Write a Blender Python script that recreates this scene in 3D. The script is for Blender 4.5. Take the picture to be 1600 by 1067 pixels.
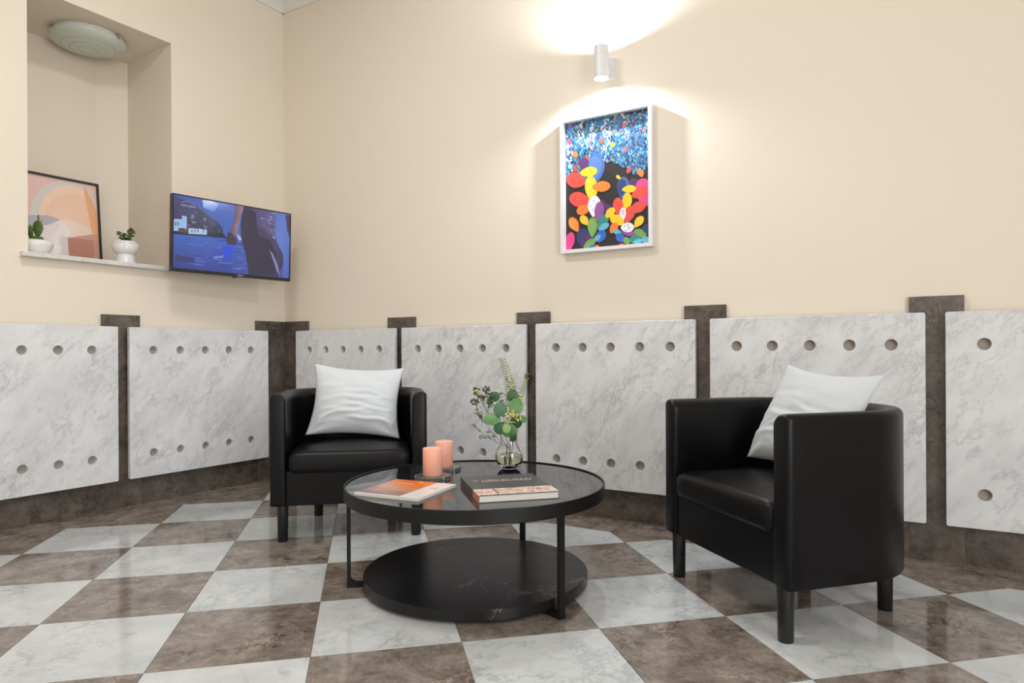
import bpy, bmesh, math, random
from mathutils import Vector, Matrix, noise
random.seed(7)
R = math.radians
scene = bpy.context.scene
for o in list(bpy.data.objects): bpy.data.objects.remove(o)
C = scene.collection

# ------------------------------------------------------------------ camera
cam = bpy.data.cameras.new('camera'); cam.lens = 23.496; cam.sensor_width = 36; cam.shift_y = 0.0104
camo = bpy.data.objects.new('camera', cam); C.objects.link(camo)
camo.matrix_world = (Matrix.Translation((3.9229, -3.3609, 0.8973)) @ Matrix.Rotation(R(30.621), 4, 'Z')
                     @ Matrix.Rotation(R(90), 4, 'X') @ Matrix.Rotation(R(-0.290), 4, 'Z'))
cam.clip_start = 0.02
scene.camera = camo
# ------------------------------------------------------------------ world, lights, exposure
w = bpy.data.worlds.new('world'); scene.world = w; w.use_nodes = True
w.node_tree.nodes['Background'].inputs[0].default_value = (0.9, 0.95, 1, 1)
w.node_tree.nodes['Background'].inputs[1].default_value = 0.05
scene.view_settings.view_transform = 'Standard'; scene.view_settings.look = 'None'
scene.view_settings.gamma = 1; scene.view_settings.use_curve_mapping = False
scene.view_settings.exposure = 0.07
CEIL = 3.5
def area(name, loc, size, power, col=(1, .95, .88), rot=(0, 0, 0), sy=None):
    l = bpy.data.lights.new(name, 'AREA'); l.energy = power; l.color = col
    l.shape = 'DISK' if sy is None else 'RECTANGLE'; l.size = size
    if sy: l.size_y = sy
    o = bpy.data.objects.new(name, l); C.objects.link(o); o.location = loc; o.rotation_euler = rot
    return o
area('ceiling_light_main', (1.9, -2.1, CEIL - .05), .55, 32, (1, .985, .97))
area('ceiling_light_entrance', (3.9, -4.3, CEIL - .05), .9, 20, (1, .985, .97))
area('niche_fill_light', (6.25, -3.6, 1.5), 1.9, 102, (.96, .98, 1), (R(90), 0, R(90)), 2.3)  # added fill light with no actual door, brightens the niche and left wall
area('window_daylight', (3.4, -5.75, 1.6), 2.6, 10, (.86, .93, 1), (R(90), 0, 0), 1.9)

# ------------------------------------------------------------------ helpers
def lin(c):
    f = lambda v: v / 12.92 if v <= .04045 else ((v + .055) / 1.055) ** 2.4
    return tuple(f(v / 255) for v in c[:3])
def tag(o, label=None, cat=None, group=None, kind=None):
    if label: o['label'] = label
    if cat: o['category'] = cat
    if group: o['group'] = group
    if kind: o['kind'] = kind
    return o
def link(name, me, mat=None, parent=None, loc=None, rz=0, smooth=False):
    o = bpy.data.objects.new(name, me); C.objects.link(o)
    if mat is not None and not me.materials: me.materials.append(mat)
    if parent: o.parent = parent
    if loc is not None: o.location = loc
    if rz: o.rotation_euler = (0, 0, rz)
    if smooth: me.shade_smooth()
    return o
def empty(name, loc=(0, 0, 0), rz=0):
    o = bpy.data.objects.new(name, None); C.objects.link(o); o.location = loc; o.rotation_euler = (0, 0, rz)
    o.empty_display_size = .05
    return o
def mesh(vs, fs, name='m'):
    me = bpy.data.meshes.new(name); me.from_pydata([tuple(v) for v in vs], [], [tuple(f) for f in fs]); me.update(); return me
class MB:
    def __init__(s): s.v = []; s.f = []
    def add(s, vs, fs):
        n = len(s.v); s.v += [tuple(v) for v in vs]; s.f += [tuple(i + n for i in f) for f in fs]; return s
    def box(s, x0, x1, y0, y1, z0, z1):
        return s.add([(x, y, z) for z in (z0, z1) for y in (y0, y1) for x in (x0, x1)],
                     [(0, 2, 3, 1), (4, 5, 7, 6), (0, 1, 5, 4), (2, 6, 7, 3), (0, 4, 6, 2), (1, 3, 7, 5)])
    def prism(s, poly, z0, z1):      # ccw polygon
        n = len(poly)
        return s.add([(p[0], p[1], z0) for p in poly] + [(p[0], p[1], z1) for p in poly],
                     [tuple(reversed(range(n))), tuple(range(n, 2 * n))] + [(i, (i + 1) % n, n + (i + 1) % n, n + i) for i in range(n)])
    def lathe(s, prof, n=32, cx=0, cy=0, closed=False):
        vs = []; fs = []; m = len(prof)
        for r, z in prof:
            for k in range(n): vs.append((cx + r * math.cos(2 * math.pi * k / n), cy + r * math.sin(2 * math.pi * k / n), z))
        for i in range(m - 1 if not closed else m):
            for k in range(n):
                a, b = i * n + k, i * n + (k + 1) % n; j = (i + 1) % m
                fs.append((a, b, j * n + (k + 1) % n, j * n + k))
        if not closed:
            if prof[0][0] > 1e-6: fs.append(tuple(reversed(range(n))))
            if prof[-1][0] > 1e-6: fs.append(tuple(range((m - 1) * n, m * n)))
        return s.add(vs, fs)
    def tube(s, pts, r, n=6, taper=1.0):
        pts = [Vector(p) for p in pts]; vs = []; fs = []; up = Vector((.13, .21, .97))
        for i, p in enumerate(pts):
            t = (pts[min(i + 1, len(pts) - 1)] - pts[max(i - 1, 0)]).normalized()
            a = t.cross(up).normalized() if abs(t.dot(up)) < .98 else t.cross(Vector((1, 0, 0))).normalized()
            b = t.cross(a); rr = r * (1 + (taper - 1) * i / max(1, len(pts) - 1))
            for k in range(n):
                an = 2 * math.pi * k / n; vs.append(p + a * math.cos(an) * rr + b * math.sin(an) * rr)
        for i in range(len(pts) - 1):
            for k in range(n): fs.append((i * n + k, i * n + (k + 1) % n, (i + 1) * n + (k + 1) % n, (i + 1) * n + k))
        fs.append(tuple(range(n))); fs.append(tuple(reversed(range((len(pts) - 1) * n, len(pts) * n))))
        return s.add(vs, fs)
    def blob(s, c, r, sz=1, seg=6, ring=4):
        vs = [(c[0], c[1], c[2] - r * sz)]; fs = []
        for i in range(1, ring):
            a = -math.pi / 2 + math.pi * i / ring
            for k in range(seg):
                an = 2 * math.pi * k / seg; vs.append((c[0] + r * math.cos(a) * math.cos(an), c[1] + r * math.cos(a) * math.sin(an), c[2] + r * sz * math.sin(a)))
        vs.append((c[0], c[1], c[2] + r * sz)); L = len(vs) - 1
        for k in range(seg):
            fs.append((0, 1 + (k + 1) % seg, 1 + k)); fs.append((L, L - seg + k, L - seg + (k + 1) % seg))
            for i in range(ring - 2): fs.append((1 + i * seg + k, 1 + i * seg + (k + 1) % seg, 1 + (i + 1) * seg + (k + 1) % seg, 1 + (i + 1) * seg + k))
        return s.add(vs, fs)
    def build(s, name, mat, parent=None, loc=None, rz=0, smooth=False, bevel=0, angle=None):
        me = mesh(s.v, s.f, name)
        bm = bmesh.new(); bm.from_mesh(me); bmesh.ops.recalc_face_normals(bm, faces=bm.faces)
        if bevel:
            bmesh.ops.bevel(bm, geom=[e for e in bm.edges if e.calc_face_angle(0) > .6], offset=bevel, segments=2, affect='EDGES', profile=.6)
        bm.to_mesh(me); bm.free()
        o = link(name, me, mat, parent, loc, rz, smooth)
        if smooth and angle:
            me.set_sharp_from_angle(angle=angle)
        return o

# ------------------------------------------------------------------ materials
def newmat(name, base=(.8, .8, .8), rough=.5, metal=0, spec=.5, **kw):
    m = bpy.data.materials.new(name); m.use_nodes = True; b = m.node_tree.nodes['Principled BSDF']
    b.inputs['Base Color'].default_value = (*base, 1); b.inputs['Roughness'].default_value = rough
    b.inputs['Metallic'].default_value = metal; b.inputs['Specular IOR Level'].default_value = spec
    for k, v in kw.items(): b.inputs[k].default_value = v
    return m
class NT:
    def __init__(s, m): s.t = m.node_tree; s.b = s.t.nodes['Principled BSDF']
    def n(s, typ, **kw):
        nd = s.t.nodes.new(typ)
        for k, v in kw.items():
            if k in nd.inputs: nd.inputs[k].default_value = v
            else: setattr(nd, k, v)
        return nd
    def l(s, a, b): s.t.links.new(a, b)
    def coord(s, rnd=True, scale=(1, 1, 1), rot=(0, 0, 0)):
        tc = s.n('ShaderNodeTexCoord'); mp = s.n('ShaderNodeMapping'); mp.inputs['Scale'].default_value = scale; mp.inputs['Rotation'].default_value = rot
        s.l(tc.outputs['Object'], mp.inputs['Vector'])
        if rnd:
            oi = s.n('ShaderNodeObjectInfo'); mu = s.n('ShaderNodeMath', operation='MULTIPLY'); mu.inputs[1].default_value = 61.7
            s.l(oi.outputs['Random'], mu.inputs[0]); cb = s.n('ShaderNodeCombineXYZ')
            s.l(mu.outputs[0], cb.inputs[0]); s.l(mu.outputs[0], cb.inputs[1]); s.l(cb.outputs[0], mp.inputs['Location'])
        return mp.outputs['Vector']
    def noise(s, vec, scale, detail=4, rough=.5, dist=0):
        nd = s.n('ShaderNodeTexNoise'); nd.inputs['Scale'].default_value = scale; nd.inputs['Detail'].default_value = detail
        nd.inputs['Roughness'].default_value = rough; nd.inputs['Distortion'].default_value = dist
        if vec is not None: s.l(vec, nd.inputs['Vector'])
        return nd.outputs['Fac']
    def ramp(s, fac, stops):
        r = s.n('ShaderNodeValToRGB'); e = r.color_ramp.elements
        while len(e) < len(stops): e.new(.5)
        for i, (p, c) in enumerate(stops): e[i].position = p; e[i].color = (*c, 1) if len(c) == 3 else c
        s.l(fac, r.inputs['Fac']); return r.outputs['Color']
    def ridge(s, fac, width):   # bright line where fac crosses .5
        a = s.n('ShaderNodeMath', operation='SUBTRACT'); a.inputs[1].default_value = .5; s.l(fac, a.inputs[0])
        b = s.n('ShaderNodeMath', operation='ABSOLUTE'); s.l(a.outputs[0], b.inputs[0])
        c = s.n('ShaderNodeMapRange'); c.inputs['From Min'].default_value = 0; c.inputs['From Max'].default_value = width
        c.inputs['To Min'].default_value = 1; c.inputs['To Max'].default_value = 0; s.l(b.outputs[0], c.inputs['Value']); return c.outputs['Result']
    def mix(s, fac, a, b, typ='MIX'):
        m = s.n('ShaderNodeMix', data_type='RGBA', blend_type=typ)
        for sock, v in ((m.inputs[0], fac), (m.inputs[6], a), (m.inputs[7], b)):
            if isinstance(v, (int, float)): sock.default_value = v
            elif isinstance(v, tuple): sock.default_value = (*v, 1)
            else: s.l(v, sock)
        return m.outputs[2]
    def mul(s, a, b):
        m = s.n('ShaderNodeMath', operation='MULTIPLY')
        for i, v in enumerate((a, b)):
            if isinstance(v, (int, float)): m.inputs[i].default_value = v
            else: s.l(v, m.inputs[i])
        return m.outputs[0]
    def bump(s, h, strength=.2, dist=.01):
        b = s.n('ShaderNodeBump'); b.inputs['Strength'].default_value = strength; b.inputs['Distance'].default_value = dist
        s.l(h, b.inputs['Height']); s.l(b.outputs['Normal'], s.b.inputs['Normal'])
def stretch(t, k):          # object space turned so that the grain runs diagonally up to the right
    v = t.coord(rot=(0, R(-38), 0)); mp = t.n('ShaderNodeMapping'); mp.inputs['Scale'].default_value = (1, 1, k); t.l(v, mp.inputs['Vector']); return mp.outputs['Vector']
def white_marble(name, base, cloud, vein, sc, rough, streak=0):
    m = newmat(name, base, rough); t = NT(m); v = stretch(t, .5) if streak else t.coord(rot=(.3, .5, .6))
    c = t.mix(t.ramp(t.noise(v, 2.6 * sc, 8, .66, .25), [(.38, (0, 0, 0)), (.66, (1, 1, 1))]), base, cloud)
    vn = t.mul(t.ridge(t.noise(v, 2.2 * sc, 10, .66, .25), .03), t.ramp(t.noise(v, 3.1 * sc, 3), [(.42, (0, 0, 0)), (.62, (1, 1, 1))]))
    c = t.mix(t.mul(vn, .6), c, vein)
    vn2 = t.mul(t.ridge(t.noise(v, 5.5 * sc, 9, .68, .25), .035), t.ramp(t.noise(v, 2.3 * sc, 3), [(.45, (0, 0, 0)), (.6, (1, 1, 1))]))
    c = t.mix(t.mul(vn2, .5), c, vein)
    if streak:
        v2 = stretch(t, .12)
        st = t.mul(t.ridge(t.noise(v2, 2.4, 5, .55, .2), .02), t.ramp(t.noise(v, 1.7, 2), [(.5, (0, 0, 0)), (.62, (1, 1, 1))]))
        c = t.mix(t.mul(st, streak), c, (.86, .845, .825))
    t.l(c, t.b.inputs['Base Color']); return m
def brown_marble(name, rough, k=1.0):
    d = lambda c: tuple(x * k for x in c)
    m = newmat(name, (.12, .09, .07), rough); t = NT(m); v = t.coord(rot=(.2, .4, .3))
    c = t.ramp(t.noise(v, 8, 10, .80, .3), [(.34, d((.070, .053, .043))), (.5, d((.172, .140, .118))), (.66, d((.285, .245, .212)))])
    c = t.mix(t.ramp(t.noise(v, 28, 6, .7), [(.55, (0, 0, 0)), (.75, (.55, .55, .55))]), c, d((.32, .28, .245)))
    lv = t.mul(t.ridge(t.noise(v, 7, 9, .66, .4), .014), t.ramp(t.noise(v, 5, 3), [(.5, (0, 0, 0)), (.62, (1, 1, 1))]))
    c = t.mix(t.mul(lv, .6), c, d((.46, .37, .3)))
    dv = t.mul(t.ridge(t.noise(v, 3.0, 9, .62, .3), .010), t.ramp(t.noise(v, 2.4, 3), [(.48, (0, 0, 0)), (.58, (1, 1, 1))]))
    c = t.mix(t.mul(dv, .85), c, (.018, .013, .011))
    og = t.ramp(t.noise(v, 4.3, 4, .6), [(.73, (0, 0, 0)), (.77, (1, 1, 1))])
    c = t.mix(t.mul(og, .7), c, (.32, .14, .045))
    t.l(c, t.b.inputs['Base Color']); return m
M = {}
m = newmat('cream_wall_paint', (.78, .69, .565), .55, spec=.3); t = NT(m); v = t.coord(False)
t.l(t.mix(t.noise(v, 1.3, 3), (.80, .716, .60), (.82, .737, .622)), t.b.inputs['Base Color']); t.bump(t.noise(v, 160, 3), .05, .002); M['paint'] = m
M['ceiling'] = newmat('white_ceiling_paint', (.8, .78, .75), .7)
M['trimwhite'] = newmat('white_moulding_paint', (.78, .75, .72), .5)
M['panel'] = white_marble('grey_white_panel_marble', (.755, .76, .775), (.635, .645, .665), (.39, .40, .425), 2.6, .36, .55)
M['tile_w'] = white_marble('white_floor_marble', (.62, .635, .635), (.50, .52, .525), (.30, .325, .335), 1.9, .10)
M['sill'] = white_marble('sill_marble', (.72, .71, .68), (.6, .6, .58), (.4, .4, .4), 3, .3)
M['tile_b'] = brown_marble('brown_floor_marble', .10, 1.22)
M['col'] = brown_marble('brown_wall_marble', .3, .58)
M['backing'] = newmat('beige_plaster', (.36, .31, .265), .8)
M['grout'] = newmat('grout', (.42, .36, .3), .8)
m = newmat('black_leather', (.0042, .0041, .0048), .35, spec=.21); t = NT(m); v = t.coord(False)
vo = t.n('ShaderNodeTexVoronoi'); vo.inputs['Scale'].default_value = 420; t.l(v, vo.inputs['Vector']); t.bump(vo.outputs['Distance'], .12, .002)
M['leather'] = m
M['legblack'] = newmat('black_painted_leg', (.008, .008, .009), .4)
M['metal'] = newmat('black_powder_metal', (.007, .007, .0073), .45, spec=.3)
M['darkglass'] = newmat('black_tinted_glass', (.012, .013, .015), .03, spec=.75)
m = newmat('black_base_marble', (.010, .009, .010), .3, spec=.28); t = NT(m); v = t.coord(False)
bv = t.mul(t.ridge(t.noise(v, 3.2, 8, .6, 1.4), .010), t.ramp(t.noise(v, 3.7, 3), [(.55, (0, 0, 0)), (.66, (1, 1, 1))]))
t.l(t.mix(t.mul(bv, .6), (.012, .011, .012), (.35, .33, .31)), t.b.inputs['Base Color']); M['blackmarble'] = m
m = newmat('pale_linen', (.585, .62, .64), .85, spec=.2); t = NT(m); v = t.coord(False)
t.b.inputs['Sheen Weight'].default_value = .15
t.bump(t.noise(v, 500, 2), .15, .001); M['linen'] = m
M['candle'] = newmat('peach_wax', lin((238, 176, 152)), .5, **{'Subsurface Weight': .25, 'Subsurface Scale': .02, 'Subsurface Radius': (1, .5, .3)})
M['wick'] = newmat('candle_wick', (.75, .7, .62), .8)
M['glass'] = newmat('clear_glass', (1, 1, 1), .0, **{'Transmission Weight': 1.0, 'IOR': 1.47})
M['coaster'] = newmat('coaster_glass', (.92, 1, .97), .02, **{'Transmission Weight': .9, 'IOR': 1.5})
M['water'] = newmat('vase_water', (.80, .86, .62), .0, **{'Transmission Weight': 1.0, 'IOR': 1.33})
M['frosted'] = newmat('frosted_green_glass', (.60, .66, .58), .28)
M['steel'] = newmat('brushed_steel', (.55, .5, .45), .35, 1)
M['lampwhite'] = newmat('white_lamp_enamel', (.74, .74, .75), .35)
M['framewhite'] = newmat('white_frame', (.80, .78, .79), .4)
M['frameblack'] = newmat('black_frame', (.02, .016, .014), .35)
M['ceramic'] = newmat('white_ceramic', (.80, .79, .78), .16)
M['facegrey'] = newmat('grey_glaze_line', (.35, .33, .34), .4)
M['plastic'] = newmat('black_plastic', (.012, .012, .014), .3)
M['page'] = newmat('book_pages', (.70, .67, .62), .8)
M['cover'] = newmat('charcoal_cover', (.045, .043, .047), .35)
M['gold'] = newmat('gold_print', (.72, .56, .42), .35)
M['white'] = newmat('white_print', (.7, .72, .76), .5)
M['soil'] = newmat('soil', (.05, .035, .025), .9)
def leafmat(name, c, rough=.45):
    m = newmat(name, c, rough); t = NT(m); v = t.coord()
    t.l(t.mix(t.noise(v, 40, 3), tuple(x * .8 for x in c), tuple(min(1, x * 1.2) for x in c)), t.b.inputs['Base Color']); return m
M['leaf_blue'] = leafmat('eucalyptus_leaf', lin((78, 116, 90)))
M['leaf_mid'] = leafmat('green_leaf', lin((84, 132, 72)))
M['leaf_dark'] = leafmat('dark_green_leaf', lin((48, 84, 44)))
M['leaf_light'] = leafmat('light_green_leaf', lin((140, 176, 108)))
M['fern'] = leafmat('fern_leaf', lin((138, 156, 84)))
M['berry'] = leafmat('grey_berry', lin((78, 84, 80)))
M['sage'] = leafmat('olive_leaflet', lin((88, 98, 62)))
M['yellow'] = leafmat('yellow_bud', lin((214, 206, 126)))
M['stem'] = leafmat('green_stem', lin((92, 108, 52)))
M['cactus'] = leafmat('cactus_pad', lin((78, 100, 44)), .6)
m = newmat('lamp_emitter', (1, 1, 1)); b = m.node_tree.nodes['Principled BSDF']
b.inputs['Emission Color'].default_value = (1, .97, .93, 1); b.inputs['Emission Strength'].default_value = 12; M['emit'] = m
def print_mat(name, rough, emit=0, spec=.5, coat=0):
    m = newmat(name, (.5, .5, .5), rough, spec=spec); t = NT(m); a = t.n('ShaderNodeAttribute', attribute_name='Col')
    t.l(a.outputs['Color'], t.b.inputs['Base Color']); t.b.inputs['Coat Weight'].default_value = coat; t.b.inputs['Coat Roughness'].default_value = .02
    if emit: t.l(a.outputs['Color'], t.b.inputs['Emission Color']); t.b.inputs['Emission Strength'].default_value = emit
    return m
M['print'] = print_mat('poster_print', .45)
M['printgloss'] = print_mat('print_under_glass', .3, coat=.8)
M['printmag'] = print_mat('magazine_cover_print', .25)
M['screen'] = print_mat('tv_screen_picture', .12, .92); _b = M['screen'].node_tree.nodes['Principled BSDF'].inputs['Base Color']
M['screen'].node_tree.links.remove(_b.links[0]); _b.default_value = (.02, .02, .022, 1)

class Print:      # flat coloured artwork in the local xz plane, facing -y
    def __init__(s, w, h, eps=.00003): s.w = w; s.h = h; s.v = []; s.f = []; s.c = []; s.k = 0; s.eps = eps
    def poly(s, pts, col, cols=None):    # uv in 0..1, v from the top
        n = len(s.v); y = -s.eps * s.k; s.k += 1
        for u, v in pts:
            u = min(1, max(0, u)); v = min(1, max(0, v)); s.v.append(((u - .5) * s.w, y, (1 - v) * s.h))
        s.f.append(tuple(range(n, n + len(pts)))); s.c.append([lin(c) for c in cols] if cols else [lin(col)] * len(pts))
    def rect(s, u0, v0, u1, v1, col, cols=None): s.poly([(u0, v0), (u1, v0), (u1, v1), (u0, v1)], col, cols)
    def build(s, name, mat, parent, loc=(0, 0, 0), flat=False):
        vs = s.v
        if flat: vs = [(x, z, -y) for x, y, z in vs]
        me = mesh(vs, s.f, name); at = me.color_attributes.new('Col', 'FLOAT_COLOR', 'CORNER'); i = 0
        for cs, p in zip(s.c, me.polygons):
            for li, c in zip(p.loop_indices, cs): at.data[li].color = (*c, 1)
        bm = bmesh.new(); bm.from_mesh(me)
        for f in bm.faces:
            d = f.normal.z if flat else -f.normal.y
            if d < 0: f.normal_flip()
        bm.to_mesh(me); bm.free()
        return link(name, me, mat, parent, loc)
def text_mesh(txt, size, extr=.0002):
    cu = bpy.data.curves.new('txt', 'FONT'); cu.body = txt; cu.size = size; cu.extrude = extr; cu.align_x = 'CENTER'
    o = bpy.data.objects.new('txt', cu); C.objects.link(o)
    me = bpy.data.meshes.new_from_object(o.evaluated_get(bpy.context.evaluated_depsgraph_get()))
    bpy.data.objects.remove(o); return me

# ------------------------------------------------------------------ room shell
WL = R(1.7166)                       # the left wall is a little off square
Ld = Vector((-math.sin(WL), -math.cos(WL), 0)); Ln = Vector((math.cos(WL), -math.sin(WL), 0))
LROT = R(90) - WL
def LW(a, off=0, z=0): p = Ld * a + Ln * off; return (p.x, p.y, z)
XR, YB = 6.3, -5.8                   # far walls of the room behind the viewer
PAINT = -.02                         # plaster face lies behind the stone face
# floor: grout bed with stone pieces
floor = MB().box(-.6, XR, YB, .1, -.08, -.004).build('floor', M['grout']); tag(floor, kind='structure')
TS = .45; T0 = Vector((1.1283, -1.9217)); TA = R(42.9516)
I = Vector((math.cos(TA), math.sin(TA))); J = Vector((math.sin(TA), -math.cos(TA)))
BR, BL = .25, .24                    # border widths
def clip(poly, n, d):                # keep n.p <= d
    out = []
    for i in range(len(poly)):
        p, q = poly[i], poly[(i + 1) % len(poly)]; a, b = n.dot(p) - d, n.dot(q) - d
        if a <= 0: out.append(p)
        if a * b < 0: out.append(p + (q - p) * (a / (a - b)))
    return out
g = .0011
Ln2 = Vector((Ln.x, Ln.y))
half = TS / 2 - g
fullv = [Vector((-half, -half)), Vector((half, -half)), Vector((half, half)), Vector((-half, half))]
full_me = {}
for key in ('tile_w', 'tile_b'):
    b = MB().prism(fullv, -.006, 0); full_me[key] = mesh(b.v, b.f, 'tile'); full_me[key].materials.append(M[key])
for i in range(-8, 16):
    for j in range(-10, 14):
        c = T0 + (I * (i + .5) + J * (j + .5)) * TS
        rot = Matrix(((I.x, J.x), (I.y, J.y)))
        P = [c + I * p.x - J * p.y for p in fullv]
        if max(p.x for p in P) < .1 or c.x > XR or c.y < YB or min(p.y for p in P) > -.1: continue
        Q = clip(P, Vector((0, 1)), -BR - g); Q = clip(Q, -Ln2, -BL - g) if len(Q) > 2 else Q
        Q = clip(Q, Vector((1, 0)), XR) if len(Q) > 2 else Q; Q = clip(Q, Vector((0, -1)), -YB) if len(Q) > 2 else Q
        if len(Q) < 3: continue
        ar = abs(sum(Q[k].x * Q[(k + 1) % len(Q)].y - Q[k].y * Q[(k + 1) % len(Q)].x for k in range(len(Q)))) / 2
        if ar < .0006: continue
        key = 'tile_b' if (i + j) % 2 == 0 else 'tile_w'
        if ar > TS * TS * .985: o = link('floor_tile', full_me[key], None, floor, (c.x, c.y, 0), TA)
        else:
            cc = sum(Q, Vector((0, 0))) / len(Q)
            o = MB().prism([q - cc for q in Q], -.006, 0).build('floor_tile', M[key], floor, (cc.x, cc.y, 0))
xs = [-.0, .58, 1.56, 2.54, 3.52, 4.50, 5.48, XR]
for x0, x1 in zip(xs, xs[1:]):
    L = BL if x0 == 0 else 0
    MB().prism([Vector((x0 + L + g - (x0 + x1) / 2, -BR / 2 + g)), Vector(((x1 - x0) / 2 - g, -BR / 2 + g)), Vector(((x1 - x0) / 2 - g, BR / 2)), Vector((x0 + L + g - (x0 + x1) / 2, BR / 2))], -.006, 0).build('border_slab', M['tile_b'], floor, ((x0 + x1) / 2, -BR / 2, 0))
ys = [0, .58, 1.56, 2.54, 3.52, 4.5, 5.7]
for a0, a1 in zip(ys, ys[1:]):
    p = LW((a0 + a1) / 2, BL / 2, 0); h = (a1 - a0) / 2
    MB().box(-h + g, h - g, -BL / 2 + g, BL / 2, -.006, 0).build('border_slab', M['tile_b'], floor, p, LROT)
# walls
o = MB().box(-.7, XR + .1, -PAINT, .25, -.08, CEIL + .1).build('wall_right', M['paint']); tag(o, kind='structure')
o = MB().box(XR, XR + .15, YB - .15, .1, -.08, CEIL + .1).build('wall_entrance', M['paint']); tag(o, kind='structure')
o = MB().box(-1.0, XR + .1, YB - .15, YB, -.08, CEIL + .1).build('wall_rear', M['paint']); tag(o, kind='structure')
o = MB().box(-1.0, XR + .1, YB - .1, .2, CEIL, CEIL + .15).build('ceiling', M['ceiling']); tag(o, kind='structure')
# left wall with niche, local frame: x = -a, y = -off
NA0, NA1, NZ0, NZ1 = .838, 1.6266, 1.437, 2.845
def lw(a, off, z): return (-a, -off, z)
wl = MB(); LEN = 6.0
front = lambda a0, a1, z0, z1: wl.add([lw(a0, PAINT, z0), lw(a1, PAINT, z0), lw(a1, PAINT, z1), lw(a0, PAINT, z1)], [(0, 1, 2, 3)])
front(-.05, NA0, -.05, CEIL + .05); front(NA1, LEN, -.05, CEIL + .05); front(NA0, NA1, -.05, NZ0); front(NA0, NA1, NZ1, CEIL + .05)
plan = [(NA0, PAINT), (NA0 - .012, -.551), (1.005, -.60), (NA1 + .03, -.60), (NA1, PAINT)]
for (a0, o0), (a1, o1) in zip(plan, plan[1:]):
    wl.add([lw(a0, o0, NZ0 - .02), lw(a1, o1, NZ0 - .02), lw(a1, o1, NZ1), lw(a0, o0, NZ1)], [(0, 1, 2, 3)])
wl.add([lw(a, q, NZ1) for a, q in plan], [tuple(range(5))]); wl.add([lw(a, q, NZ0 - .02) for a, q in plan], [tuple(reversed(range(5)))])
for q in ((-.05, -.75), (LEN, -.75)): pass
wl.box(-LEN, .05, .75, .85, -.05, CEIL + .05)
o = wl.build('wall_left', M['paint'], None, (0, 0, 0), LROT); tag(o, kind='structure')
# crown moulding
def crown(name, L0, L1, rz, s):
    prof = [(0, 0), (.0, .11), (-.11, .11), (-.11, .095), (-.085, .085), (-.045, .05), (-.02, .02), (-.012, .0)]
    n = len(prof); vs = [(L0, y * s + .02, CEIL - .11 + z) for y, z in prof] + [(L1, y * s + .02, CEIL - .11 + z) for y, z in prof]
    fs = [(i, (i + 1) % n, n + (i + 1) % n, n + i) for i in range(n)] + [tuple(range(n)), tuple(range(n, 2 * n))]
    return tag(MB().add(vs, fs).build(name, M['trimwhite'], None, (0, 0, 0), rz, bevel=0), kind='structure')
crown('trim_1', -.05, XR, 0, 1); crown('trim_2', -LEN, .05, LROT, 1)
# niche sill
s = MB().box(-(NA1 + .04), -(NA0 - .03), -.025, .55, NZ0 - .025, NZ0).build('trim_3', M['sill'], None, (0, 0, 0), LROT, bevel=.003)
tag(s, 'thin grey marble sill under the wall niche', None, None, 'structure')

# ------------------------------------------------------------------ stone dado: posts, skirting, pierced panels
CH = 1.127
tn = [4]
def stone(x0, x1, z0, z1, left=False, y0=0.0):
    b = MB().box(-(x1 - x0) / 2, (x1 - x0) / 2, y0, .022, 0, z1 - z0)
    c = (x0 + x1) / 2
    o = b.build('trim_%d' % tn[0], M['col'], None, LW(c, 0, z0) if left else (c, 0, z0), LROT if left else 0, bevel=.0012)
    tn[0] += 1; return tag(o, kind='structure')
posts_r = [(0, .236), (.9846, 1.2091), (1.965, 2.1786), (2.949, 3.155), (3.928, 4.128), (4.91, 5.12)]
posts_l = [(0.0, .236), (1.051, 1.2657), (2.09, 2.30)]
for x0, x1 in posts_r: stone(x0, x1, 0, CH)
for x0, x1 in posts_l: stone(x0, x1, 0, CH, True)
for (a, b), (c, d) in zip(posts_r, posts_r[1:]): stone(b + .0006, c - .0006, 0, .30)
for (a, b), (c, d) in zip(posts_l, posts_l[1:]): stone(b + .0006, c - .0006, 0, .30, True)
PZ0, PZ1, PF, PT = .1646, 1.056, -.045, .024
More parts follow.
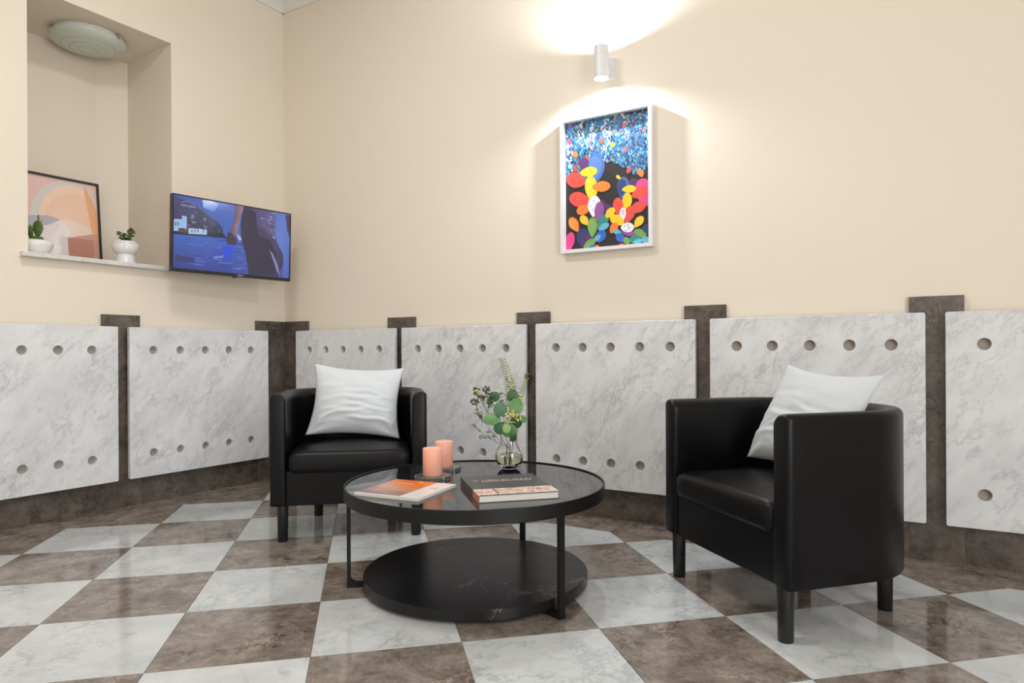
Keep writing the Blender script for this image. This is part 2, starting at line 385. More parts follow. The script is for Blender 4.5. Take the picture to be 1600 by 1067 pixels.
def panel(c, wdt, spacing, label, left=False):
    h = PZ1 - PZ0; cr = .008; hr = .0245; n = 20
    bm = bmesh.new()
    out = []
    for sx, sz, a0 in ((1, 0, -90), (1, 1, 0), (-1, 1, 90), (-1, 0, 180)):
        for k in range(5):
            an = R(a0 + 90 * k / 4); out.append((sx * (wdt / 2 - cr) + cr * math.cos(an), (cr if sz == 0 else h - cr) + cr * math.sin(an)))
    loops = [out]
    for hz in (.3044 - PZ0, .9203 - PZ0):
        for q in range(-2, 3): loops.append([(q * spacing + hr * math.cos(2 * math.pi * k / n), hz + hr * math.sin(2 * math.pi * k / n)) for k in range(n)])
    for lp in loops:
        vs = [bm.verts.new((x, 0, z)) for x, z in lp]
        for i in range(len(vs)): bm.edges.new((vs[i], vs[(i + 1) % len(vs)]))
    bmesh.ops.triangle_fill(bm, use_beauty=True, use_dissolve=False, edges=bm.edges[:], normal=(0, -1, 0))
    bmesh.ops.dissolve_limit(bm, angle_limit=.01, verts=bm.verts[:], edges=bm.edges[:])
    ext = bmesh.ops.extrude_face_region(bm, geom=bm.faces[:])
    bmesh.ops.translate(bm, verts=[v for v in ext['geom'] if isinstance(v, bmesh.types.BMVert)], vec=(0, PT, 0))
    bmesh.ops.recalc_face_normals(bm, faces=bm.faces)
    ed = [e for e in bm.edges if abs(e.verts[0].co.y) < 1e-5 and abs(e.verts[1].co.y) < 1e-5 and len(e.link_faces) == 2 and e.calc_face_angle(0) > .6]
    bmesh.ops.bevel(bm, geom=ed, offset=.0025, segments=2, affect='EDGES', profile=.5)
    me = bpy.data.meshes.new('panel'); bm.to_mesh(me); bm.free()
    o = link('marble_panel', me, M['panel'], None, LW(c, .045, PZ0) if left else (c, PF, PZ0), LROT if left else 0)
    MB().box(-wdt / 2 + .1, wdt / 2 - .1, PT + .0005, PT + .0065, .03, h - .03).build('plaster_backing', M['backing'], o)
    return tag(o, label, 'wall panel', 'pierced marble panels along the walls')
panel(.656, .963, .1698, 'grey-white pierced marble panel below the television, left of the room corner', True)
panel(1.6827, .963, .1698, 'pierced marble panel below the niche, cut by the left edge of the photo', True)
panel(.6253, .9147, .1617, 'pierced marble panel behind the pillow of the left armchair, right beside the corner')
panel(1.593, .9093, .1617, 'pierced marble panel directly behind the flower vase, second from the corner')
panel(2.565, .9018, .1617, 'pierced marble panel under the colourful framed poster, between flowers and right armchair')
panel(3.538, .9002, .1617, 'pierced marble panel directly behind the right armchair')
panel(4.515, .912, .1617, 'pierced marble panel at the right edge of the photo, showing a single column of holes')

# ------------------------------------------------------------------ armchairs
def tub_path():
    pts = []; hw, R0, yf, yb = .3325, .25, -.262, .29
    yc = yb - R0; xc = hw - R0
    for k in range(7): pts.append((-hw, yf + (yc - yf) * k / 6))
    for k in range(1, 15): a = R(180 - 90 * k / 14); pts.append((-xc + R0 * math.cos(a), yc + R0 * math.sin(a)))
    for k in range(1, 4): pts.append((-xc + 2 * xc * k / 4, yb))
    pts += [(-x, y) for x, y in reversed(pts[:21])]
    return pts
def tub_shell():
    P = tub_path(); n = len(P); th = .0375; z0, z1 = .168, .705
    def section(k):      # k: edge-rounding inset 0..1
        ins = k
        s = []; rt = .022 - ins * .5; rb = .008; tt = th - ins
        # s = offset across wall (+ = outside), z ; loop
        zt, zb = z1 - ins, z0 + ins
        for a in range(0, 91, 18): s.append((tt - rt + rt * math.cos(R(a)), zt - rt + rt * math.sin(R(a))))
        ri = .044 - ins * 1.3
        for a in range(90, 181, 15): s.append((-tt + ri + ri * math.cos(R(a)), zt - ri + ri * math.sin(R(a))))
        for a in range(180, 271, 45): s.append((-tt + rb + rb * math.cos(R(a)), zb + rb + rb * math.sin(R(a))))
        for a in range(270, 361, 45): s.append((tt - rb + rb * math.cos(R(a)), zb + rb + rb * math.sin(R(a))))
        return s
    st = []
    rr = .02
    for k in range(5):          # rounded front end
        a = R(90 * k / 4); st.append((P[0][0], P[0][1] - rr * math.cos(a) , rr * (1 - math.sin(a)), (-1, 0)))
    for i in range(1, n - 1):
        d = Vector((P[i + 1][0] - P[i - 1][0], P[i + 1][1] - P[i - 1][1])).normalized(); st.append((P[i][0], P[i][1], 0, (-d.y, d.x)))
    for k in range(4, -1, -1):
        a = R(90 * k / 4); st.append((P[-1][0], P[-1][1] - rr * math.cos(a), rr * (1 - math.sin(a)), (1, 0)))
    vs = []; fs = []; m = len(section(0))
    for x, y, ins, nn in st:
        for q, z in section(ins * .55): vs.append((x + nn[0] * q, y + nn[1] * q, z))
    for i in range(len(st) - 1):
        for k in range(m): fs.append((i * m + k, i * m + (k + 1) % m, (i + 1) * m + (k + 1) % m, (i + 1) * m + k))
    fs.append(tuple(range(m))); fs.append(tuple(range((len(st) - 1) * m, len(st) * m)))
    return MB().add(vs, fs)
def inner_outline(clear, yf):
    hw, R0, yb = .295 - clear, .2125 - clear, .2525 - clear; out = []
    yc = .2525 - .2125; xc = .295 - .2125
    rf = .03
    for k in range(4): a = R(180 + 90 * k / 3); out.append((-hw + rf + rf * math.cos(a), yf + rf + rf * math.sin(a)))
    for k in range(1, 12): out.append((-hw + rf + (2 * hw - 2 * rf) * k / 12, yf))
    for k in range(4): a = R(270 + 90 * k / 3); out.append((hw - rf + rf * math.cos(a), yf + rf + rf * math.sin(a)))
    for k in range(0, 13): a = R(90 * k / 12); out.append((xc + R0 * math.cos(a), yc + R0 * math.sin(a)))
    for k in range(0, 13): a = R(90 + 90 * k / 12); out.append((-xc + R0 * math.cos(a), yc + R0 * math.sin(a)))
    return out
def cushion(z0, z1, yf, r=.034, crown=.022):
    ol = inner_outline(.004, yf); n = len(ol); cx, cy = 0, (yf + .25) / 2
    def ring(ins, z, f=None):
        v = []
        for x, y in ol:
            d = Vector((x - cx, y - cy)); L = d.length
            sx = max(.0, 1 - ins / .29); sy = max(.0, 1 - ins / .27); v.append((cx + (x - cx) * sx, cy + (y - cy) * sy, z))
        return v
    rings = []
    for k in range(6): a = R(90 * k / 5); rings.append(ring(r * (1 - math.sin(a)) * .8, z0 + r * .8 * (1 - math.cos(a))))
    for k in range(1, 7): a = R(90 * k / 6); rings.append(ring(r * (1 - math.cos(a)), z1 - r + r * math.sin(a)))
    for k in range(1, 9): q = k / 8.2; rings.append(ring(r + (.27 - r) * q, z1 + crown * math.sin(q * math.pi / 2)))
    vs = [v for rg in rings for v in rg]; fs = []
    for i in range(len(rings) - 1):
        for k in range(n): fs.append((i * n + k, i * n + (k + 1) % n, (i + 1) * n + (k + 1) % n, (i + 1) * n + k))
    fs.append(tuple(reversed(range(n)))); fs.append(tuple(range((len(rings) - 1) * n, len(rings) * n)))
    # gentle creasing
    vs = [(x, y, z + (.0022 * noise.noise(Vector((x * 11, y * 9, z * 6))) if z > z0 + .05 else 0)) for x, y, z in vs]
    return MB().add(vs, fs)
def armchair(loc, rz, label):
    t = empty('armchair', loc, rz); tag(t, label, 'armchair', 'black leather tub armchairs')
    tub_shell().build('tub_shell', M['leather'], t, smooth=True, angle=R(50))
    ap = MB().box(-.297, .297, -.272, -.235, .170, .335).build('front_apron', M['leather'], t, smooth=False, bevel=.006)
    ol = inner_outline(-.006, -.235)
    MB().prism(ol, .175, .315).build('seat_base', M['leather'], t)
    cushion(.322, .428, -.288).build('seat_cushion', M['leather'], t, smooth=True, angle=R(60))
    for x, y in ((-.315, -.25), (.315, -.25), (-.2, .25), (.2, .25)):
        MB().lathe([(.0, 0), (.022, 0), (.0235, .002), (.026, .16), (.026, .1745)], 24, x, y).build('leg', M['legblack'], t, smooth=True, angle=R(40))
    return t
armchair((1.425, -.778, 0), R(41), 'black leather tub armchair facing the viewer, behind the candles near the corner')
armchair((3.535, -.757, 0), R(-43), 'black leather tub armchair seen from its side, right of the coffee table')

CREASES = [(-.05, .05, .05, .007, -.9, .8), (.10, -.10, .045, .005, -.3, 1.0), (-.28, -.08, .05, .007, -.4, 1.0), (-.45, .12, .06, .008, -.9, .5), (-.62, -.05, .05, .008, -.2, 1.1), (.32, .04, .06, .003, -.9, .3), (-.20, .35, .04, .006, -1.0, -.2)]
def pillow(loc, rz, lean, roll, label, hw=.243, hh=.207, T=.08, seed=0, sag=.35):
    N = 56; vs = []; fs = []
    def pt(i, j, side):
        u = -1 + 2 * i / N; v = -1 + 2 * j / N
        pin = .115
        x = hw * u * (1 - pin * (1 - v * v) * abs(u) ** 1.5); z = hh * v * (1 - (pin * (1 - u * u)) * abs(v) ** 1.5)
        e = max(0, (1 - abs(u) ** 2.4)) ** .66 * max(0, (1 - abs(v) ** 2.4)) ** .66
        th = T * e * (1 + sag * (-v) * .8)
        q = Vector((u * 1.3 + seed, v * 3.2, seed * 2.3))
        def crease(c, sl, width, amp, u0, u1):      # one soft fold running across the linen
            d_ = (v - c - sl * u - .10 * noise.noise(Vector((u * 2.1 + seed * 3, c * 9, 1.7)))) / width
            wgt = max(0, 1 - ((u - (u0 + u1) / 2) / ((u1 - u0) / 2)) ** 2)
            return amp * wgt * (math.exp(-d_ * d_) - .7 * math.exp(-(d_ - 1.6) ** 2))
        fold = 0
        for cr in CREASES: fold += crease(*cr)
        fold *= min(1, e * 1.6)
        for su in (-1, 1):                            # gathers radiating from the lower corners
            du, dv = u - su, v + 1; dist = math.hypot(du, dv)
            if dist < .8: fold += .011 * math.sin(7 * math.atan2(dv, -su * du) + seed) * (1 - dist / .8) * min(1, dist * 3) * min(1, e * 2.6)
        fold += .008 * noise.noise(q * 1.3) * e + .003 * noise.noise(q * 3.3) * e
        y = -(th + fold) if side == 0 else th * .8
        z -= .012 * (1 - u * u) * (1 if v > .6 else 0) * (v - .6)
        return (x, y, z)
    idx = {}
    for side in (0, 1):
        for i in range(N + 1):
            for j in range(N + 1):
                if side == 1 and (i in (0, N) or j in (0, N)): idx[(1, i, j)] = idx[(0, i, j)]; continue
                idx[(side, i, j)] = len(vs); vs.append(pt(i, j, side))
        for i in range(N):
            for j in range(N):
                f = [idx[(side, i, j)], idx[(side, i + 1, j)], idx[(side, i + 1, j + 1)], idx[(side, i, j + 1)]]
                fs.append(f if side == 0 else f[::-1])
    mt = Matrix.Rotation(lean, 4, 'X') @ Matrix.Rotation(roll, 4, 'Y')
    vs = [mt @ Vector(v) for v in vs]; zm = min(v.z for v in vs)
    vs = [(v.x, v.y, v.z - zm) for v in vs]
    o = MB().add(vs, fs).build('pillow', M['linen'], None, loc, rz, smooth=True)
    return tag(o, label, 'pillow', 'pale linen pillows on the armchairs')
def chair_pt(c, rz, x, y, z): return (c[0] + x * math.cos(rz) - y * math.sin(rz), c[1] + x * math.sin(rz) + y * math.cos(rz), z)
pillow(chair_pt((1.425, -.778), R(41), .015, .085, .442), R(41), R(-26), R(4), 'pale linen pillow propped upright in the left armchair', seed=1.3)
pillow(chair_pt((3.535, -.757), R(-43), .012, .10, .442), R(-41), R(-25), R(4), 'pale linen pillow leaning back in the right armchair', seed=5.1)

# ------------------------------------------------------------------ coffee table
TC = (2.460, -1.176)
tb = empty('coffee_table', (TC[0], TC[1], 0)); tag(tb, 'round black coffee table with glass top and black marble base', 'coffee table')
TR_, TH = .503, .395
MB().lathe([(TR_ - .006, TH), (TR_ - .001, TH), (TR_, TH - .001), (TR_, TH - .047), (TR_ - .001, TH - .048), (TR_ - .006, TH - .048)], 128, closed=True).build('rim', M['metal'], tb, smooth=True, angle=R(40))
MB().lathe([(0, TH - .013), (TR_ - .0065, TH - .013), (TR_ - .0065, TH - .005), (0, TH - .005)], 128).build('glass_top', M['darkglass'], tb, smooth=True, angle=R(40))
MB().lathe([(0, TH - .030), (TR_ - .0065, TH - .030), (TR_ - .0065, TH - .0135), (0, TH - .0135)], 96).build('support_plate', M['metal'], tb, smooth=True, angle=R(40))
MB().lathe([(0, .012), (.432, .012), (.434, .014), (.434, .049), (.432, .051), (0, .051)], 128).build('marble_base', M['blackmarble'], tb, smooth=True, angle=R(40))
YAW = R(30.621)
for ang in (187, 309, 67):
    a = R(ang) + YAW; rl = .488
    b = MB(); hw = .0125; t2 = .006
    # L-shaped flat bar: upright plus foot running inward, filleted inside corner; profile in (radial, z)
    prof = [(t2, 0), (t2, TH - .03), (-t2, TH - .03), (-t2, .04)]
    for k in range(1, 7): q = R(90 * k / 6); prof.append((-t2 - .022 * (1 - math.cos(q)), .04 - .022 * math.sin(q)))
    prof += [(-.10, .018), (-.10, 0)]
    n = len(prof); vs = [(x, -hw, z) for x, z in prof] + [(x, hw, z) for x, z in prof]
    b.add(vs, [tuple(range(n)), tuple(reversed(range(n, 2 * n)))] + [(i, (i + 1) % n, n + (i + 1) % n, n + i) for i in range(n)])
    b.build('leg', M['metal'], tb, (rl * math.cos(a), rl * math.sin(a), 0), a)
TZ = TH - .005

# candles on glass coasters
def coaster(x, y, label):
    oc = [Vector(((.074 if k % 2 else .0695) * math.cos(R(7.5 * k)), (.074 if k % 2 else .0695) * math.sin(R(7.5 * k)))) for k in range(48)]
    o = MB().prism(oc, 0, .013).build('glass_coaster', M['coaster'], None, (x, y, TZ), R(10), bevel=.002)
    tag(o, label, 'coaster', 'glass candle coasters')
def candle(x, y, hgt, label):
    t = empty('candle', (x, y, TZ + .0131), 0); tag(t, label, 'candle', 'peach pillar candles')
    MB().lathe([(0, 0), (.037, 0), (.0395, .003), (.0395, hgt - .004), (.0375, hgt), (.033, hgt - .001), (.012, hgt - .004), (0, hgt - .0045)], 40).build('wax', M['candle'], t, smooth=True, angle=R(50))
    MB().tube([(0, 0, hgt - .006), (.001, 0, hgt + .002), (.003, .001, hgt + .009)], .0013).build('wick', M['wick'], t)
coaster(2.272, -1.205, 'ribbed glass coaster under the front candle beside the magazine'); candle(2.274, -1.208, .110, 'peach pillar candle in front, nearer the magazine')
coaster(2.190, -1.018, 'ribbed glass coaster under the rear candle'); candle(2.190, -1.018, .110, 'peach pillar candle at the back, partly behind the other')

# hardcover book
def quad_frame(p):      # corners front-left, front-right, back-right, back-left -> centre, angle, w, d
    p = [Vector(q) for q in p]; c = sum(p, Vector((0, 0))) / 4
    ax = ((p[1] - p[0]) + (p[2] - p[3])) / 2; ay = ((p[3] - p[0]) + (p[2] - p[1])) / 2
    return c, math.atan2(ax.y, ax.x), ax.length, ay.length
c, a, bw, bd = quad_frame([(2.682, -1.496), (2.874, -1.290), (2.644, -1.035), (2.431, -1.231)])
bk = empty('hardcover_book', (c.x, c.y, TZ), a); tag(bk, 'thick charcoal hardcover book with gold title and floral band', 'book')
BT = .026
cb = MB().box(-bw / 2, bw / 2, -bd / 2, bd / 2, 0, .0025); cb.box(-bw / 2, bw / 2, -bd / 2, bd / 2, BT - .0025, BT); cb.box(-bw / 2, -bw / 2 + .003, -bd / 2, bd / 2, .0025, BT - .0025)
cov = cb.build('cover', M['cover'], bk)
MB().box(-bw / 2 + .003, bw / 2 - .004, -bd / 2 + .003, bd / 2 - .003, .0026, BT - .0026).build('page_block', M['page'], bk)
pr = Print(bw, bd, .000003); rnd = random.Random(3)
pr.rect(0.0, .71, 1, 1, (226, 198, 184))
for k in range(210):
    u, v = rnd.random(), .72 + .28 * rnd.random(); r = .008 + .03 * rnd.random(); rv = r * .8
    n = rnd.randint(5, 7); ph = rnd.random() * 6
    pr.poly([(u + r * math.cos(ph + 6.283 * q / n), max(.71, v + rv * math.sin(ph + 6.283 * q / n))) for q in range(n)],
            rnd.choice([(232, 206, 192), (222, 160, 136), (206, 124, 100), (208, 192, 196), (190, 150, 136), (238, 220, 208), (228, 176, 130), (190, 180, 194), (236, 214, 204)]))
pr.poly([(.25, .71), (.27, .71), (.255, 1), (.24, 1)], (120, 80, 66))
pr.build('floral_band', M['printmag'], cov, (0, -bd / 2, BT + .0002), flat=True)
sp = MB().box(-.0004, 0, -bd / 2, -bd / 2 + bd * .29, .001, BT - .001).build('spine_band', newmat('spine_floral', lin((200, 128, 100)), .4), cov, (-bw / 2, 0, 0))
# gold title: "IL" followed by worn lettering
ti = text_mesh('IL', .022, .0003); o = link('title_lettering', ti, M['gold'], cov, (-bw / 2 + .04, bd * .20, BT + .0003))
tl = MB(); x = -bw / 2 + .066
while x < bw / 2 - .03:
    hgt = rnd.choice([.016, .016, .012]); tl.box(x, x + .0025, bd * .20, bd * .20 + hgt, BT, BT + .0004)
    if rnd.random() < .6: tl.box(x, x + .007, bd * .20 + hgt - .003, bd * .20 + hgt, BT, BT + .0004)
    if rnd.random() < .6: tl.box(x, x + .007, bd * .20, bd * .20 + .003, BT, BT + .0004)
    x += rnd.choice([.010, .0115, .012, .019])
x = -bw / 2 + .06
while x < bw / 2 - .04:
    L = rnd.uniform(.004, .012); tl.box(x, x + L, bd * .155, bd * .155 + .005, BT, BT + .0004); x += L + .003
tl.build('title_line', M['gold'], cov)
# magazine
c, a, mw, md = quad_frame([(2.223, -1.594), (2.491, -1.574), (2.4535, -1.298), (2.192, -1.336)])
mg = empty('magazine', (c.x, c.y, TZ), a); tag(mg, 'thin magazine with an orange sunset cover and white strip', 'magazine')
MB().box(-mw / 2, mw / 2, -md / 2, md / 2, 0, .0105).build('pages', M['page'], mg, bevel=.001)
pr = Print(mw, md)
pr.rect(0, 0, 1, 1, (222, 216, 214))
cw = .70; NG = 14; NV = 16
for gi in range(NG):
    for gj in range(NV):
        def col(i, j):
            u, v = i / NG, j / NV
            q = min(1, max(0, .15 + 1.05 * (1 - v) - .25 * (1 - u) + .25 * noise.noise(Vector((u * 2, v * 9, 1)))))
            cA, cB = (112, 88, 90), (236, 116, 34); mid = (204, 138, 104)
            if q < .5: r = [cA[k] + (mid[k] - cA[k]) * q * 2 for k in range(3)]
            else: r = [mid[k] + (cB[k] - mid[k]) * (q - .5) * 2 for k in range(3)]
            return r
        P4 = [(gi, gj), (gi + 1, gj), (gi + 1, gj + 1), (gi, gj + 1)]
        s0 = pr.k; pr.k = 1; pr.poly([(i / NG * cw, j / NV * .965) for i, j in P4], None, [col(i, j) for i, j in P4]); pr.k = 2
pr.poly([(.42, .10), (.50, .08), (.53, .11), (.45, .13)], (255, 214, 130))
pr.poly([(.20, .24), (.42, .20), (.44, .23), (.22, .28)], (250, 190, 110))
for k in range(9): pr.poly([(.05 + .02 * k, .45 + .05 * k), (.45 - .02 * k, .40 + .05 * k), (.45 - .02 * k, .41 + .05 * k), (.05 + .02 * k, .465 + .05 * k)], (212, 170, 146))
for k in range(3): pr.rect(.80, .34 + .03 * k, .93, .35 + .03 * k, (190, 182, 186))
pr.build('cover_print', M['printmag'], mg, (0, -md / 2, .0107), flat=True)

# ------------------------------------------------------------------ vase with stems
VX, VY = 2.427, -.861
vs_ = empty('glass_vase', (VX, VY, TZ)); tag(vs_, 'clear glass bulb vase holding green stems on the coffee table', 'vase')
outer = [(0, 0), (.028, 0), (.033, .003), (.045, .012), (.057, .03), (.062, .052), (.059, .075), (.049, .094), (.041, .103), (.0385, .112), (.0385, .165)]
inner = [(.0363, .165), (.0363, .112), (.039, .102), (.0465, .092), (.0565, .074), (.0592, .052), (.054, .033), (.043, .020), (.025, .0145), (0, .0135)]
MB().lathe(outer + inner, 48).build('glass_body', M['glass'], vs_, smooth=True, angle=R(60))
MB().lathe([(0, .0142), (.025, .0152), (.0425, .0207), (.0535, .0335), (.0586, .052), (.0578, .064), (0, .064)], 40).build('water', M['water'], vs_, smooth=True, angle=R(60))
cR = Vector((math.cos(YAW), math.sin(YAW), 0)); cF = Vector((-math.sin(YAW), math.cos(YAW), 0)); cU = Vector((0, 0, 1))
def vp(px, py, d=0):   # lateral / height from the photo around the vase axis, d = metres behind the axis
    return cR * ((px - 796) * .0028) + cU * ((733 - py) * .0028) + cF * d
VB = Vector((VX, VY, TZ))
def stem_pts(base, tip, bend=.02, n=8):
    base, tip = Vector(base), Vector(tip); o = []
    for k in range(n + 1):
        q = k / n; p = base.lerp(tip, q); p += cR * bend * math.sin(q * math.pi); o.append(p)
    return o
NECK = [vp(797, 700, 0), vp(792, 700, .01), vp(801, 700, -.005), vp(796, 700, .012)]
def stem_thing(name, label, cat='stem', group='stems in the glass vase'):
    t = empty(name, VB); return tag(t, label, cat, group)
def stalk(t, neck, tip, bend=.015, r=.0016, mat='stem'):
    foot = Vector((neck.x * .3 + random.uniform(-.012, .012), neck.y * .3 + random.uniform(-.012, .012), .022))
    pts = [foot.lerp(neck, k / 4) for k in range(4)] + stem_pts(neck, tip, bend)
    MB().tube(pts, r, 6, .55).build('stalk', M[mat], t, smooth=True); return pts
def round_leaf(t, c, r, mat, nrm, asp=1.0, droop=.15, up=None, name='leaf'):
    nrm = Vector(nrm).normalized(); up = Vector(up or (0, 0, 1)); up = (up - nrm * up.dot(nrm)).normalized(); sd = up.cross(nrm)
    vs = []; fs = []; n = 18
    for ring in range(4):
        q = ring / 3
        for k in range(n):
            a = 2 * math.pi * k / n; x = math.sin(a) * r * asp * q; y = math.cos(a) * r * q
            if math.cos(a) > .85: y += r * .08 * q
            zz = -droop * r * q * q + .10 * r * abs(math.sin(a)) * q
            vs.append(sd * x + up * y + nrm * zz)
    for ring in range(3):
        for k in range(n): fs.append((ring * n + k, ring * n + (k + 1) % n, (ring + 1) * n + (k + 1) % n, (ring + 1) * n + k))
    nb = len(vs); vs2 = vs + [v - nrm * .0006 for v in vs]; fs2 = fs + [tuple(i + nb for i in reversed(f)) for f in fs]
    me = mesh(vs2, fs2, name); bm = bmesh.new(); bm.from_mesh(me); bmesh.ops.remove_doubles(bm, verts=bm.verts, dist=1e-5); bm.to_mesh(me); bm.free()
    return link(name, me, M[mat], t, c, 0, True)
F_ = -cF     # towards the viewer
t = stem_thing('eucalyptus_stem', 'stem with large round green leaves, lowest and nearest in the vase')
stalk(t, NECK[2], vp(806, 618, -.03), -.01)
for px, py, r, mt, d, nx, nz, asp in [(806.7, 634, 11.5, 'leaf_mid', -.055, .15, .25, 1), (796, 672, 10.5, 'leaf_mid', -.052, .1, -.1, 1.1), (792, 668, 7.5, 'leaf_light', -.066, -.1, .1, .85),
                             (808, 660, 9.5, 'leaf_dark', -.03, .5, .1, 1), (818, 655.5, 6, 'leaf_mid', -.02, .4, .5, 1.0), (802, 683, 7, 'leaf_dark', -.046, .3, -.2, .8), (802, 619, 9, 'leaf_dark', -.02, .1, .1, 1)]:
    round_leaf(t, vp(px, py, d), r * .0028, mt, F_ + cR * nx + cU * nz, asp)
t = stem_thing('eucalyptus_stem', 'stem with blue-green round leaves on the left of the bouquet')
stalk(t, NECK[0], vp(778, 625, -.02), -.012)
for px, py, r, mt, d, nx, nz, asp in [(782.5, 639, 11, 'leaf_blue', -.05, -.2, .2, 1), (769.5, 654, 10, 'leaf_mid', -.045, -.2, .6, 1.35), (781, 669, 9.5, 'leaf_blue', -.048, -.35, -.1, 1.05), (773, 621, 8, 'leaf_dark', .0, -.4, .4, 1.2), (766, 628, 6.5, 'leaf_blue', .01, -.5, .3, 1)]:
    round_leaf(t, vp(px, py, d), r * .0028, mt, F_ + cR * nx + cU * nz, asp)
round_leaf(t, vp(798, 658, -.062), 8 * .0028, 'leaf_light', F_ * .4 + cU, .35, up=cR + cU * .25)
def leaflets(t, pts, L0, L1, w, mat, every=1, start=3, name='leaflets', ang=55):
    b = MB(); n = len(pts)
    dense = []
    for i in range(start, n - 1):
        for q in range(every): dense.append((pts[i].lerp(pts[i + 1], q / every), (pts[i + 1] - pts[i]).normalized(), (i + q / every - start) / (n - 1 - start)))
    for p, tg, q in dense:
        L = L0 + (L1 - L0) * q
        for sgn in (-1, 1):
            sd = (cR * sgn + cF * random.uniform(-.35, .35)).normalized(); d = (sd * math.sin(R(ang)) + tg * math.cos(R(ang))).normalized()
            nn = d.cross(cF * .8 + cU * .3).normalized() * w
            e = p + d * L + cU * (-.1 * L); m_ = p + d * L * .5
            th = cF * .0004
            b.add([p, m_ + nn, e, m_ - nn, p + th, m_ + nn + th, e + th, m_ - nn + th], [(0, 1, 2, 3), (7, 6, 5, 4), (0, 4, 5, 1), (1, 5, 6, 2), (2, 6, 7, 3), (3, 7, 4, 0)])
    o = b.build(name, M[mat], t); o['kind'] = 'stuff'; return o
t = stem_thing('fern_sprig', 'tall pale fern sprig rising highest from the bouquet', 'fern')
p = stalk(t, NECK[0], vp(785, 561, .01), .028, .002); leaflets(t, p, .054, .018, .0030, 'fern', 4, 6, ang=60)
t = stem_thing('fern_sprig', 'short feathery sprig leaning right over the brown post', 'fern')
p = stalk(t, NECK[2], vp(824, 592, .005), -.012, .0011); leaflets(t, p, .034, .016, .003, 'fern', 3, 5, ang=42)
b = MB()
for k in range(14): b.blob(vp(824 + random.uniform(-3, 3), 590 + random.uniform(-5, 6), .005), .0035)
b.build('bud_cluster', M['stem'], t, smooth=True)
t = stem_thing('olive_sprig', 'small dark feathery leaf sprig in the middle of the bouquet', 'sprig')
p = stalk(t, NECK[3], vp(783, 606, .0), -.006, .001); leaflets(t, p, .024, .012, .004, 'berry', 1, 6, ang=42)
def seeded(name, label, neck, ends, mats, r, cat='sprig', leaf=None):
    t = stem_thing(name, label, cat); main = stalk(t, neck, ends[0], 0, .0012)
    bb = {m_: MB() for m_ in mats}; st = MB()
    for e in ends:
        root = main[random.randint(6, len(main) - 3)]; st.tube([root, root.lerp(e, .5) + cU * .006, e], .0007, 5)
        for k in range(13):
            m_ = random.choice(mats); q = e + Vector((random.uniform(-1, 1), random.uniform(-1, 1), random.uniform(-1, 1))) * .014
            bb[m_].blob(q, r * random.uniform(.7, 1.2)); st.tube([e, q], .0004, 4)
    st.build('twigs', M['stem'], t)['kind'] = 'stuff'
    for m_ in mats: o = bb[m_].build('berries' if m_ == 'berry' else 'buds', M[m_], t, smooth=True); o['kind'] = 'stuff'
    return t
seeded('berry_sprig', 'sprig of grey-green berries on the upper left of the bouquet', NECK[1], [vp(745, 612, .0), vp(752, 622, .01), vp(760, 611, .02), vp(765, 616, 0), vp(743, 630, .01), vp(767, 632, -.01)], ['berry', 'sage'], .0055)
seeded('bud_sprig', 'sprig of tiny yellow buds between the round leaves', NECK[2], [vp(797, 642, -.065), vp(803, 649, -.065), vp(810, 652, -.06), vp(814, 640, -.04), vp(813, 621, -.02), vp(794, 650, -.066)], ['yellow'], .0040)
seeded('bud_sprig', 'yellowish bud tip at the far upper left of the bouquet', NECK[1], [vp(743, 611, -.005), vp(746, 615, -.005)], ['yellow', 'sage'], .0045)
def twig(label, neck, tip, bend, nb, L, w_, mat, seed):
    t = stem_thing('olive_sprig', label, 'sprig'); rg = random.Random(seed); p = stalk(t, neck, tip, bend, .0011); lf = MB(); st = MB()
    for k in range(nb):
        i = rg.randint(6, len(p) - 1); o = p[i]; d = (p[min(i + 1, len(p) - 1)] - p[i - 1]).normalized()
        d = (d + cR * rg.uniform(-.9, .6) + cU * rg.uniform(-.9, .8) + cF * rg.uniform(-.6, .6)).normalized(); e = o + d * L * rg.uniform(.6, 1.2)
        st.tube([o, e], .0006, 4)
        for q in range(7):
            c = o.lerp(e, .3 + .7 * q / 6); dd = (d * .5 + Vector((rg.uniform(-1, 1), rg.uniform(-1, 1), rg.uniform(-1, 1)))).normalized(); ll = w_ * rg.uniform(2, 3.4)
            nn = dd.cross(cF).normalized() * w_ * .55; th = cF * .0005
            lf.add([c, c + dd * ll * .5 + nn, c + dd * ll, c + dd * ll * .5 - nn] + [c + th, c + dd * ll * .5 + nn + th, c + dd * ll + th, c + dd * ll * .5 - nn + th], [(0, 1, 2, 3), (7, 6, 5, 4), (0, 4, 5, 1), (1, 5, 6, 2), (2, 6, 7, 3), (3, 7, 4, 0)])
    st.build('twigs', M['stem'], t)['kind'] = 'stuff'; o = lf.build('leaflets', M[mat], t); o['kind'] = 'stuff'
twig('fine dark twig drooping at the lower left of the bouquet', NECK[1], vp(747, 668, -.02), -.02, 9, .030, .0032, 'sage', 1)
twig('olive leaf twig pointing left below the berries', NECK[1], vp(746, 640, -.01), -.012, 10, .028, .0042, 'sage', 2)
twig('bushy light green sprig behind the round leaves', NECK[3], vp(800, 604, .03), .005, 16, .036, .0048, 'fern', 3)

